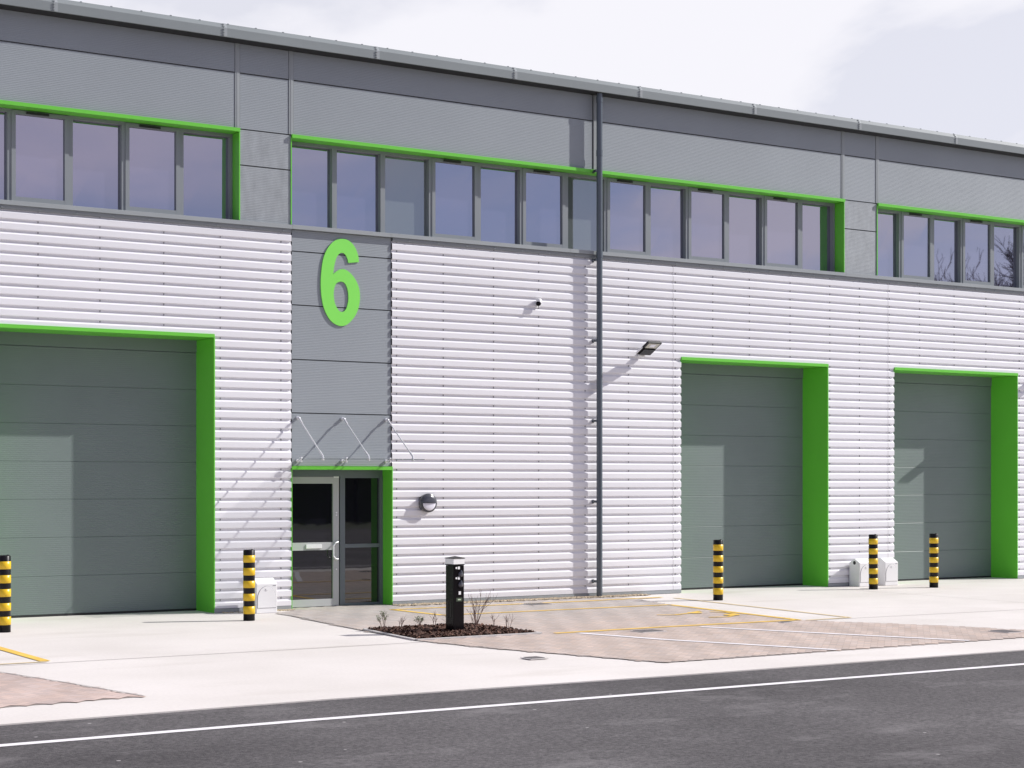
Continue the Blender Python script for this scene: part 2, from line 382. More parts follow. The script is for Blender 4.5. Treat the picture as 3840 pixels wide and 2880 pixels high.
paving('block_paving', pave2, ((0.50, 0.405, 0.370),)*2, 5, pitch=0.9)
# thin border course round the paving
bd = MB()
for a, b in zip(pave1[1:7], pave1[2:8]): pt_line(bd, a, b, 0.02, 0.011)
for a, b in zip(pave1[9:14], pave1[10:15]): pt_line(bd, a, b, 0.014, 0.011)
pt_line(bd, pave2[0], pave2[1], 0.03, 0.011); pt_line(bd, pave2[1], pave2[2], 0.03, 0.011); pt_line(bd, pave2[5], pave2[0], 0.03, 0.011)
tag(bd.build('paving_edge', M['joint']), kind='structure')

# painted bays
g = MB(); Z1 = 0.013
for a, b in (((-2.84,-0.93), (0.8,-0.93)), ((0.8,-0.93), (2.58,-0.80)), ((-2.80,-0.93), (-2.70,-2.34)), ((-2.72,-2.34), (1.56,-2.37)),
             ((-3.02,-5.84), (-1.15,-5.80)), ((-1.15,-5.80), (1.22,-5.87)), ((1.54,-2.37), (1.21,-5.87))):
    pt_line(g, a, b, 0.115, Z1)
# wheelchair symbol, laid flat
for a, b in (((0.03,-4.03), (0.25,-4.17)), ((0.25,-4.17), (0.65,-4.02)), ((0.65,-4.02), (1.07,-3.76)), ((1.11,-3.95), (1.23,-4.2)), ((1.23,-4.2), (1.13,-4.58)),
             ((1.13,-4.58), (0.71,-4.88)), ((0.71,-4.88), (0.40,-4.81))): pt_line(g, a, b, 0.075, Z1 + 0.0015)
for c, r in (((0.99,-4.62), 0.13), ((0.76,-4.02), 0.12)):
    g.poly([(c[0]+r*math.cos(a*R(30)), c[1]+r*math.sin(a*R(30))) for a in range(12)], Z1 + 0.003)
tag(g.build('bay_marking', M['yline']), kind='structure')
pt_line(g2 := MB(), (-9.79,-3.0), (-9.79,-5.72), 0.12, 0.007); tag(g2.build('bay_marking', M['yline']), kind='structure')
g = MB()
for a, b in (((2.70,-1.0), (2.22,-5.86)), ((2.22,-5.86), (1.33,-5.90))): pt_line(g, a, b, 0.085, 0.006)
pt_line(g, (-9.79,-5.78), (-16,-5.80), 0.07, 0.006)
tag(g.build('bay_marking', M['ypale']), kind='structure')
g = MB()
for a, b in (((-2.74,-5.98), (-2.36,-7.35)), ((-2.36,-7.35), (-1.45,-9.52)), ((-0.75,-6.06), (0.05,-7.9)), ((0.05,-7.9), (0.80,-9.52))): pt_line(g, a, b, 0.115, Z1)
tag(g.build('bay_marking', M['whiteline']), kind='structure')
# gravel margin at the foot of the wall
rnd = random.Random(4); gv = MB(); gv.poly([(-2.3,-0.24), (2.75,-0.24), (2.75,-0.03), (-2.3,-0.03)], 0.010)
gv.c = [(0.36, 0.29, 0.2)]
def pebble(mb, x, y, z, r, col):
    vs = [(x + r*math.cos(a*R(72)+r*99), y + r*math.sin(a*R(72)+r*99), z) for a in range(5)] + [(x, y, z + r*0.9)]
    mb.add(vs, [(0,1,5), (1,2,5), (2,3,5), (3,4,5), (4,0,5)], col=col)
for k in range(1700):
    s_ = rnd.uniform(0.7, 1.25); pebble(gv, rnd.uniform(-2.3, 2.75), rnd.uniform(-0.25, -0.03), 0.010, rnd.uniform(0.012, 0.026), (0.52*s_, 0.43*s_, 0.30*s_))
for k in range(260):
    s_ = rnd.uniform(0.7, 1.2); x = rnd.choice((rnd.uniform(-5.3,-4.12), rnd.uniform(-4.75,-4.1)))
    pebble(gv, x, rnd.uniform(-0.16, -0.02), 0.004, rnd.uniform(0.012, 0.024), (0.50*s_, 0.42*s_, 0.30*s_))
tag(gv.build('gravel_margin', M['chips'], tone=True, fix=False), 'pale gravel strip along the foot of the white wall', 'gravel', kind='stuff')

# drain covers
def drain(x, y, w, d, label, slab=True):
    e = empty('drain_cover', (x, y, 0.012), label, 'drain cover', 'drain covers set in the paving')
    f = MB(); f.box(-w/2, w/2, -d/2, d/2, -0.005, 0.004); f.build('frame', M['edging'], e)
    s = MB(); n = 9
    for k in range(n):
        a = -w/2 + 0.03 + (w-0.06)*k/n; s.box(a, a + (w-0.06)/n*0.55, -d/2 + 0.02, d/2 - 0.02, 0.0045, 0.010)
    s.build('grating', M['grate'], e)
drain(-0.22, -1.15, 0.42, 0.36, 'square iron grating on the paving beside the wall, behind the charging post')
drain(-1.78, -6.24, 0.40, 0.30, 'round-looking iron cover in the paving just below the yellow bay line')
drain(0.76, -6.12, 0.22, 0.12, 'small dark cover at the corner of the yellow bay line')
drain(-5.02, -8.42, 0.24, 0.22, 'faint grey cover in the concrete between the planting bed and the road')
drain(2.22, -8.84, 0.30, 0.36, 'dark gully grating at the right edge of the photo by the road')

# ------------------------------------------------------------------ planting bed
pb = MB()
def edge(a, b, w=0.06, zt=0.022):
    a = Vector((*a, 0)); b = Vector((*b, 0)); d = (b-a).normalized(); n = Vector((-d.y, d.x, 0))*w/2
    pb.poly([tuple((a+n)[:2]), tuple((b+n)[:2]), tuple((b-n)[:2]), tuple((a-n)[:2])], zt, -0.02)
bo = [(-5.04,-5.72), (-3.16,-5.72), (-3.16,-3.96), (-4.88,-3.96)]
pbe = empty('planting_bed', (-4.1,-4.85, 0), 'square bed of dark bark mulch with concrete edging round the charging post', 'planting bed')
edge(bo[0], bo[1]); edge((bo[1][0], bo[1][1]+0.03), (bo[2][0], bo[2][1]-0.03), zt=0.021); edge(bo[2], bo[3]); edge((bo[3][0], bo[3][1]-0.03), (bo[0][0], bo[0][1]+0.03), zt=0.021)
eo = pb.build('edging', M['edging']); eo.parent = pbe; eo.location = (4.1, 4.85, 0)
rnd = random.Random(9); ch = MB(); ch.poly([(x, y) for x, y in bed], 0.010); ch.c = [(0.022, 0.012, 0.009)]
for k in range(8500):
    x = rnd.uniform(-5.0,-3.2); y = rnd.uniform(-5.67,-4.01)
    if not inside((x, y), bed): continue
    h = 0.016 + 0.035*math.exp(-((x+4.1)**2+(y+4.85)**2)/0.6)*rnd.random()
    l = rnd.uniform(0.009, 0.030); w = l*rnd.uniform(0.3, 0.6); a = rnd.uniform(0, 6.28); tl = rnd.uniform(-0.6, 0.6); t2 = rnd.uniform(-.6,.6)
    u = Vector((math.cos(a)*math.cos(tl), math.sin(a)*math.cos(tl), math.sin(tl)))*l; v = Vector((-math.sin(a), math.cos(a), math.sin(t2)))*w
    c = Vector((x, y, h + l*abs(math.sin(tl))))
    br = rnd.choice((0.5, 0.7, 1, 1, 1.4, 2.6 if rnd.random() < .3 else 1.2))
    ch.add([c-u-v, c+u-v, c+u+v, c-u+v], [(0,1,2,3)], col=(0.105*br, 0.054*br, 0.037*br))
cho = ch.build('bark_mulch', M['chips'], tone=True, fix=False); cho.parent = pbe; cho.location = (4.1, 4.85, 0); tag(cho, kind='stuff')

def shrub(x, y, h, n, label, seed, leafy=False, lean=0.0):
    rnd = random.Random(seed); e = empty('shrub_seedling', (x, y, 0.015), label, 'shrub', 'young shrubs in the mulch bed')
    tw = MB(); lf = MB()
    def grow(p, d, l, r, dep):
        q = p + d*l; mid = p + d*l*0.5 + Vector((rnd.gauss(0,.03), rnd.gauss(0,.03), 0))*l
        tw.tube(p, mid, r, r*0.85, n=5, caps=False); tw.tube(mid, q, r*0.85, r*0.6, n=5, caps=False)
        if leafy and dep <= 1:
            for _ in range(6):
                c = q + Vector((rnd.gauss(0,.012), rnd.gauss(0,.012), rnd.gauss(0,.014))); s_ = rnd.uniform(.010,.020)
                a = rnd.uniform(0, 6.28); u = Vector((math.cos(a), math.sin(a), rnd.uniform(.2,1.2)))*s_; v = Vector((-math.sin(a), math.cos(a), 0))*s_*.45
                lf.add([c, c+u*.5+v, c+u, c+u*.5-v], [(0,1,2,3)])
        if dep == 0: return
        for _ in range(rnd.choice((2,2,3))):
            nd = (d + Vector((rnd.gauss(0,.42), rnd.gauss(0,.42), rnd.uniform(0,.25)))).normalized()
            grow(p + d*l*rnd.uniform(.45,1.0), nd, l*rnd.uniform(.5,.8), r*0.62, dep-1)
    for k in range(n):
        a = rnd.uniform(0, 6.28); d = Vector((math.cos(a)*.3 + lean, math.sin(a)*.3, 1)).normalized()
        grow(Vector((rnd.gauss(0,.012), rnd.gauss(0,.012), 0)), d, h*rnd.uniform(.38,.52), 0.0034 if h < .4 else .0045, 2)
    tw.build('stem', M['twig'], e)
    if leafy: lf.build('foliage', M['leaf'], e)
shrub(-4.72, -4.22, 0.30, 4, 'small shrub with fresh green leaves at the left corner of the mulch bed', 1, True)
shrub(-4.40, -4.12, 0.24, 4, 'bare brown twigs next to the green leafed shrub, second from the left', 2)
shrub(-4.10, -4.15, 0.16, 4, 'low sprig with small dry leaves mid way along the back of the mulch bed', 3, True)
shrub(-3.86, -4.12, 0.26, 4, 'thin bare stems left of the black charging post', 5)
shrub(-3.70, -4.22, 0.22, 4, 'short bare twigs just left of the charging post base', 6)
shrub(-3.30, -4.30, 0.68, 6, 'tallest bare shrub right of the charging post, reaching over the yellow lines', 7, lean=0.14)
shrub(-3.40, -4.42, 0.36, 5, 'bare spreading twigs at the foot of the tallest shrub', 12)
shrub(-3.30, -4.75, 0.26, 3, 'small bare seedling right of the tallest shrub', 8)
shrub(-3.25, -5.05, 0.28, 4, 'rightmost bare seedling near the corner of the mulch bed', 10)

# ------------------------------------------------------------------ warehouse
B = empty('warehouse_building', (0, 0, 0), 'long industrial unit with white ribbed cladding below and grey panels above', 'building')
D = 0.70; WD = 0.25; ED = 0.31
XL, XR = -15.0, 24.0
P0, PC = 0.064, 0.155
def cladding(rects):
    mb = MB()
    pts = []
    for k in range(-1, 40):
        b = P0 + PC*k
        pts += [(-0.010, b), (-0.010, b+0.082), (0.021, b+0.114), (0.021, b+0.140)]
    for x0, x1, z0, z1 in rects:
        pr = []
        for (ya, za), (yb, zb) in zip(pts[:-1], pts[1:]):
            if zb <= z0 or za >= z1: continue
            if za < z0: ya += (yb-ya)*(z0-za)/(zb-za); za = z0
            if not pr: pr.append((ya, za))
            if zb > z1: yb = ya + (yb-ya)*(z1-za)/(zb-za); zb = z1
            pr.append((yb, zb))
        mb.extrude_x(pr, x0, x1, closed=False)
    return mb
top = 5.93; lip = 4.262
J1, J2 = 3.432, 8.745
rects = [(XL,-8.93,.07,top), (-8.93,-5.405,lip,top), (-5.405,-4.105,.07,top), (-2.312,J1-.003,.07,top), (J1+.003,3.618,.07,top), (3.618,7.159,lip,top),
         (7.159,J2-.003,.07,top), (J2+.003,8.916,.07,top), (8.916,12.43,lip,top), (12.43,14.06,.07,top), (14.066,XR,.07,top)]
cladding(rects).build('cladding', M['white'], B, fix=False)
# carrier board behind the sheets
bk = MB()
for x0, x1, z0 in ((XL,-8.95,0), (-8.95,-5.38,4.24), (-5.38,-4.11,0), (-2.30,3.60,0), (3.60,7.18,4.24), (7.18,8.90,0), (8.90,12.45,4.24), (12.45,XR,0)):
    bk.box(x0, x1, 0.032, 0.12, z0, 5.95)
bk.build('sheathing', M['fastener'], B)
fs = MB()
for x in (-8.117,-7.194,-6.203,-5.293,-4.275,-2.216,-1.338,-.359,.552,1.52,2.457,3.50,4.366,5.235,6.23,7.236,8.009,8.80,9.634,10.604,11.525,12.52,13.4):
    for k in range(0, 38):
        z = P0 + PC*k + 0.132
        if any(a < x < b for a, b in ((-8.93,-5.405), (3.618,7.159), (8.916,12.43))) and z < lip: continue
        fs.box(x-0.006, x+0.006, 0.008, 0.021, z-0.014, z+0.010)
tag(fs.build('fastener', M['fastener'], B), kind='stuff')
# plinth flashing
for x0, x1 in ((XL,-8.94), (-5.40,-4.11), (-2.305,3.612), (7.166,8.91), (12.437,XR)):
    pl = MB(); pl.box(x0, x1, -0.018, 0.05, 0.006, 0.064); pl.build('plinth', M['trim'], B)

# grey micro-ribbed panels
def microrib(rects, y, pitch=0.0255, depth=0.0016):
    mb = MB()
    for x0, x1, z0, z1 in rects:
        pr = [(y+0.014, z0), (y, z0+0.004)]; z = z0 + 0.004
        while z + pitch < z1 - 0.004:
            pr += [(y, z+pitch*0.62), (y+depth, z+pitch*0.72), (y+depth, z+pitch*0.90)]; z += pitch; pr.append((y, z))
        pr += [(y, z1-0.004), (y+0.014, z1)]
        mb.extrude_x(pr, x0, x1, closed=False)
    return mb
TOPZ = 8.80; J0 = 8.335
cols = [(XL,-5.055), (-4.968,-4.145), (-4.058,1.672), (1.765,7.522), (7.615,8.427), (8.522,XR)]
rc = []
for x0, x1 in cols:
    rc += [(x0, x1, J0+.006, TOPZ), (x0, x1, 7.475, J0-.006)]
microrib(rc, 0.012).build('upper_panel', M['panel'], B, fix=False)
microrib([(XL,-13.64,6.055,7.463)], 0.012).build('narrow_panel', M['dusty'], B, fix=False)
nar = []
for x0, x1 in ((-4.968,-4.108), (7.605,8.462)):
    nar += [(x0, x1, 6.92, 7.463), (x0, x1, 6.055, 6.908)]
for q in (nar[:2], nar[2:]): microrib(q, 0.012).build('narrow_panel', M['dusty'], B, fix=False)
pe = [(-4.088,-2.322,5.651,5.985), (-4.088,-2.322,4.806,5.639), (-4.088,-2.322,3.948,4.794), (-4.088,-2.322,3.105,3.936), (-4.088,-2.322,2.262,3.093)]
microrib(pe, 0.016).build('entrance_panel', M['panel'], B, fix=False)
# board behind the panels (also the dark joints)
bb = MB()
bb.box(XL, XR, 0.030, 0.20, 7.478, 8.86); bb.box(-4.968,-4.112, 0.030, 0.20, 5.96, 7.4775); bb.box(7.606,8.458, 0.030, 0.20, 5.96, 7.4775)
bb.box(-4.106,-2.304, 0.034, 0.20, 2.262, 5.955)
bb.build('panel_backing', M['rubber'], B)
# vertical joint covers
for x0, x1 in ((-5.053,-4.970), (-4.143,-4.060), (7.524,7.613), (8.429,8.520)):
    c = (x0+x1)/2; tb = MB()
    tb.box(x0+.004, x1-.004, 0.004, 0.03, 7.476, 8.80); tb.box(c-.010, c+.010, 0.0005, 0.004, 7.476, 8.80)
    tb.build('joint_cover', M['trim'], B)
tb = MB(); tb.box(1.693, 1.757, 0.000, 0.03, 7.476, 8.80)
tb.build('joint_cover', M['trim'], B)
# sill flashing and rail under the windows
sl = MB(); sl.extrude_x([(-0.046,5.985), (-0.046,6.046), (0.0,6.056), (0.30,6.062), (0.30,5.985)], XL, -4.10)
sl.extrude_x([(-0.046,5.988), (-0.046,6.050), (0.0,6.059), (0.30,6.062), (0.30,5.985)], -4.097, 7.60)
sl.extrude_x([(-0.046,5.985), (-0.046,6.046), (0.0,6.056), (0.30,6.062), (0.30,5.985)], 7.603, XR)
for x in (1.2, -2.32, 12.0): sl.box(x-.03, x+.03, -0.0475, -0.0455, 5.99, 6.049)
sl.build('sill_flashing', M['trim'], B)
ra = MB()
for x0, x1 in ((XL,-4.11), (-2.305,XR)):
    ra.extrude_x([(-0.012,5.925), (-0.020,5.950), (-0.020,5.984), (0.02,5.984), (0.02,5.925)], x0, x1)
    x = x0 + 0.3
    while x < x1: ra.box(x-.012, x+.012, -0.030, -0.0205, 5.94, 5.965); x += 0.55
ra.build('cladding_rail', M['frame'], B)

# gutter along the eaves
gt = MB()
gt.extrude_x([(0.03,8.783), (-0.205,8.799), (-0.222,8.800), (-0.222,8.932), (-0.165,9.010), (-0.150,9.010), (-0.205,8.94), (-0.205,8.815), (0.03,8.80)], XL, XR)
gutter = gt.build('gutter', M['fascia'], B)
sf = MB(); sf.extrude_x([(0.028,8.781), (-0.196,8.7945), (-0.196,8.7965), (0.028,8.7835)], XL, XR); sf.build('soffit', M['rubber'], B)  # black sheet under the gutter, its colour standing in for the shadow gap
for k in range(-1, 13):
    x = -7.93 + 2.622*(k); 
    if not XL < x < XR: continue
    sb = MB(); sb.box(x-0.030, x+0.030, -0.2245, -0.2225, 8.802, 8.932)
    sb.add([(x-.03,-.2245,8.933), (x+.03,-.2245,8.933), (x+.03,-.1675,9.013), (x-.03,-.1675,9.013)], [(0,1,2,3)])
    for zz, yy in ((8.83,-.226), (8.87,-.226), (8.91,-.226), (8.955,-.211), (8.99,-.187)): sb.box(x-0.040, x-0.012, yy-0.012, yy, zz-.007, zz+.007)
    sb.build('gutter_joint', M['trim'], gutter)
rf = MB()
rf.extrude_x([(-0.155,8.99), (10.0,9.9), (20.2,8.99), (20.2,8.93), (10.0,9.84), (-0.16,8.93)], XL-0.1, XR+0.1)
roof = rf.build('roof', M['roof'], B)
rs = MB(); x = XL + .1
while x < XR: rs.box(x-.012, x+.012, -0.172, -0.150, 9.005, 9.018); x += 0.46
rs.build('roof_fixing', M['roof'], roof)
tag(kids(roof)[0], kind='stuff')
# body of the shed behind the front wall
body = MB()
body.box(XL, XR, 0.80, 20.0, 0.0, 8.88); body.box(XL, -8.93, 0.125, 0.80, 0, 6.0); body.box(-5.38,-4.14, 0.125, 0.80, 0, 6.0); body.box(-2.28,3.60, 0.125, 0.80, 0, 6.0)
body.box(7.18,8.90, 0.125, 0.80, 0, 6.0); body.box(12.45,XR, 0.125, 0.80, 0, 6.0); body.box(XL,XR, 0.42, 0.798, 6.004, 8.80)
body.box(XL, -4.145, 0.202, 0.798, 4.4, 5.98); body.box(-2.27, XR, 0.202, 0.798, 4.4, 5.98); body.box(-4.14,-2.285, 0.45, 0.798, 0.0, 6.0)
body.build('rear_wall', M['roof'], B)

# ---- green-lined openings
def lined(parent, x0, x1, z0, z1, depth, lipz, nm='surround', th=0.016, out=0.030):
    mb = MB()
    mb.box(x0-0.004, x1+0.004, -out, 0.0, lipz, z1)                  # lip of the header
    mb.box(x0, x1, 0.0, depth, lipz+0.004, lipz+0.02)                # soffit
    mb.box(x1-0.002, x1+th, -0.012, depth, z0, lipz)                 # right jamb
    mb.box(x0-th, x0+0.002, 0.026, depth, z0, lipz)                 # left jamb
    return mb.build(nm, M['green'], parent)

# roller doors (sectional): three
def loading_door(x0, x1, first):
    d = MB(); seams = [0.03, 0.600, 1.180, 1.752, 2.318, 2.888, 3.455, 4.032]
    for a, b in zip(seams[:-1], seams[1:]):
        pr = [(D+0.006, a+.0005), (D, a+.006)]; z = a + 0.006; p = 0.030
        while z + p < b - 0.012: pr += [(D, z+p*.6), (D+.0009, z+p*.7), (D+.0009, z+p*.9)]; z += p; pr.append((D, z))
        pr += [(D, b-.007), (D+.005, b-.0005)]
        d.extrude_x(pr, x0, x1, closed=False)
    o = d.build('loading_door', M['door'], B, fix=False)
    bx = MB(); bx.box(x0, x1, D-0.015, D+0.05, 4.036, 4.26); bx.build('door_head', M['door'], o)
    bkk = MB(); bkk.box(x0-.02, x1+.02, D+0.02, D+0.075, 0.0, 4.3); bkk.build('door_core', M['door'], o)
    rb = MB(); rb.box(x0, x1, D-0.006, D+0.018, 0.004, 0.030); rb.build('bottom_seal', M['rubber'], o)
    lined(o, x0, x1, 0.0, 4.275, D+0.05, 4.222)
    return o
ld1 = loading_door(-8.93, -5.405, True)
ld2 = loading_door(3.618, 7.159, False)
ld3 = loading_door(8.916, 12.43, False)
for o, l in ((ld1, 'loading door partly sunlit at the left edge'), (ld2, 'loading door right of the downpipe'), (ld3, 'rightmost loading door with a diagonal shadow')): o['label'] = l

# ---- windows
def frame_unit(x0, x1, kinds, parent, blanks=()):
    """kinds: list of (xa, xb, 'f'|'c')"""
    ztop, zbot = 7.425, 6.062
    for xa, xb, k in kinds:
        f = MB()
        fw = 0.042
        f.box(xa, xa+fw, WD, WD+0.15, zbot, ztop); f.box(xb-fw, xb, WD, WD+0.15, zbot, ztop)
        f.box(xa+fw, xb-fw, WD+.001, WD+0.15, zbot, zbot+0.030); f.box(xa+fw, xb-fw, WD+.001, WD+0.15, ztop-0.045, ztop)
        if k == 'c':
            sy = WD - 0.012
            xa2, xb2, za, zb = xa+0.014, xb-0.020, zbot+0.018, ztop-0.012
            f.box(xa2, xa2+0.062, sy, sy+0.06, za, zb); f.box(xb2-0.062, xb2, sy, sy+0.06, za, zb)
            f.box(xa2+.062, xb2-.062, sy+.0012, sy+0.06, za, za+0.078); f.box(xa2+.062, xb2-.062, sy+.0012, sy+0.06, zb-0.055, zb)
            gx0, gx1, gy, gz0, gz1 = xa2+.062, xb2-.062, sy+0.040, za+0.078, zb-0.055
        else:
            gx0, gx1, gy, gz0, gz1 = xa+fw, xb-fw, WD+0.085, zbot+0.030, ztop-0.045
        w = f.build('window', M['frame'], parent)
        blank = any(xa <= b <= xb for b in blanks)
        # each pane sits a hair out of true, so reflections break between panes
        rr = random.Random(int(xa*100)); t1 = rr.uniform(-.004,.004)
        p = MB(); p.add([(gx0, gy - t1, gz0), (gx1, gy + t1, gz0), (gx1, gy + t1 + rr.uniform(-.003,.003), gz1), (gx0, gy - t1, gz1)], [(0,1,2,3)])
        p.box(gx0, gx1, gy+0.012, gy+0.02, gz0, gz1)
        p.build('pane', M['blank'] if blank else M['glass'], w, fix=False)
        if k == 'c':
            v = MB(); v.box(xa+0.23, xa+0.56, sy-0.022, sy, 7.372, 7.402); v.build('trickle_vent', M['rubber'], w)
        elif 1.2 < xa < 1.3:
            pass
def seq(grooves, last=None):
    out = []
    for a, b in zip(grooves[:-1], grooves[1:]):
        m = a + (b-a)*0.515
        out += [(a, m, 'c'), (m, b, 'f')]
    return out
wp = B
k1 = seq([-13.60,-11.88,-10.16,-8.45,-6.735,-5.02+0.03]); frame_unit(0, 0, k1, wp)
k2 = [(-4.095,-3.225,'f'), (-3.225,-2.345,'f'), (-2.345,-1.435,'f')] + seq([-1.435,0.362,2.140,3.968,5.782,7.582])
frame_unit(0, 0, k2, wp, blanks=(-1.9, 1.8))
k3 = [(8.475,9.345,'f')] + seq([9.345,11.085,12.83,14.57,16.31,18.05]); frame_unit(0, 0, k3, wp)
# green lining of the window bands
def band(x0, x1, closed_r=True):
    mb = MB()
    mb.box(x0-0.004, x1+0.004, -0.034, 0.012, 7.420, 7.474)
    mb.box(x0, x1, 0.012, WD+.02, 7.426, 7.44)
    mb.box(x1-0.002, x1+0.014, -0.002, WD+.02, 6.062, 7.420); mb.box(x0-0.014, x0+0.002, -0.002, WD+.02, 6.062, 7.420)
    return mb.build('window_surround', M['green'], B)
band(-13.62, -4.985); band(-4.097, 7.588); band(8.473, 18.07)

# ---- entrance
EN = MB()
ex0, ex1 = -4.092, -2.315
lb = MB(); lb.box(ex0-.006, ex1+.010, -0.020, 0.016, 2.206, 2.262); lb.box(ex0, ex1, 0.016, ED+.05, 2.212, 2.228)
lb.box(ex1-.002, ex1+.014, -0.012, ED+.05, 0.006, 2.206); lb.box(ex0-.010, ex0+.002, -0.009, ED+.05, 0.006, 2.206)
lb.build('entrance_surround', M['green'], B)
ef = MB()
ef.box(ex0, ex1, ED, ED+.06, 2.10, 2.212)                           # head
ef.box(-3.095,-3.005, ED, ED+.06, 0.008, 2.10); ef.box(-2.372, ex1, ED-.01, ED+.06, 0.008, 2.10)
ef.box(-3.005,-2.372, ED+.002, ED+.06, 0.944, 1.004); ef.box(-3.005,-2.372, ED+.002, ED+.06, 0.008, 0.045); ef.box(-3.005,-2.372, ED+.002, ED+.06, 2.075, 2.10)
so = ef.build('entrance_frame', M['pipe'], B)
so.data.materials[0] = mat('entrance_frame_grey', (0.13, 0.155, 0.165), 0.4)
gp_ = MB(); gp_.box(-3.005,-2.372, ED+.040, ED+.05, 0.03, 2.09); gp_.build('side_glass', M['doorglass'], so)
# small sticker and bar on the glass are left out; door leaf:
dl = MB(); dy = ED + 0.012
dl.box(-4.076,-3.975, dy, dy+.05, 0.012, 2.095)
dl.box(-3.215,-3.110, dy, dy+.05, 0.012, 2.095)
dl.box(-3.975,-3.215, dy+.001, dy+.05, 1.985, 2.095); dl.box(-3.975,-3.215, dy+.001, dy+.05, 0.915, 1.040); dl.box(-3.975,-3.215, dy+.001, dy+.05, 0.012, 0.128)
dlo = dl.build('entrance_door', M['alu'], B)
gd = MB(); gd.box(-3.975,-3.215, dy+.030, dy+.04, 0.12, 2.0); gd.build('door_glass', M['doorglass'], dlo)
rbg = MB(); rbg.box(-3.110,-3.097, dy+.01, dy+.05, 0.01, 2.1); rbg.build('door_gap', M['rubber'], dlo)
hn = MB(); hx = -3.150
hn.path([(-3.155, dy, 1.040), (-3.155, dy-.055, 1.042), (-3.205, dy-.072, 1.030), (-3.245, dy-.075, 0.985), (-3.245, dy-.075, 0.815), (-3.205, dy-.072, 0.772), (-3.155, dy-.055, 0.765), (-3.155, dy, 0.765)], 0.014, 10)
hn.build('pull_handle', M['steel'], dlo)
lb_ = MB(); lb_.box(-3.70,-3.42, dy-.016, dy, 0.944, 1.010); lb_.build('letter_plate', M['whiteplastic'], dlo, bevel=.003)
for z in (1.515, 1.475, 0.60):
    lk = MB(); lk.tube((-3.157, dy-.008, z), (-3.157, dy, z), 0.014, n=12); lk.build('door_lock', M['steel'], dlo)
cl = MB(); cl.box(-3.205,-3.115, dy-.010, dy+.004, 2.078, 2.104); cl.build('door_closer', M['whiteplastic'], dlo)

# ---- downpipe
dp = MB(); dpx, dpy, dr = 1.727, -0.126, 0.053
dp.tube((dpx, dpy, 0.02), (dpx, dpy, 8.80), dr, n=20)
for z in (5.98, 7.75, 8.68): dp.tube((dpx, dpy, z-.05), (dpx, dpy, z+.05), dr+0.006, n=20)
dpo = dp.build('downpipe', M['pipe'], B)
for z in (7.44, 5.885, 4.478, 3.08, 1.67, 0.28):
    br = MB(); br.box(dpx-.085, dpx-.045, dpy-.01, -0.008, z-.020, z+.020); br.box(dpx-.085, dpx+.06, dpy+.012, dpy+.032, z-.020, z+.020)
    br.box(dpx-.082, dpx-.04, -0.018, -0.010, z-.03, z+.03)
    br.build('pipe_bracket', M['pipe'], dpo)

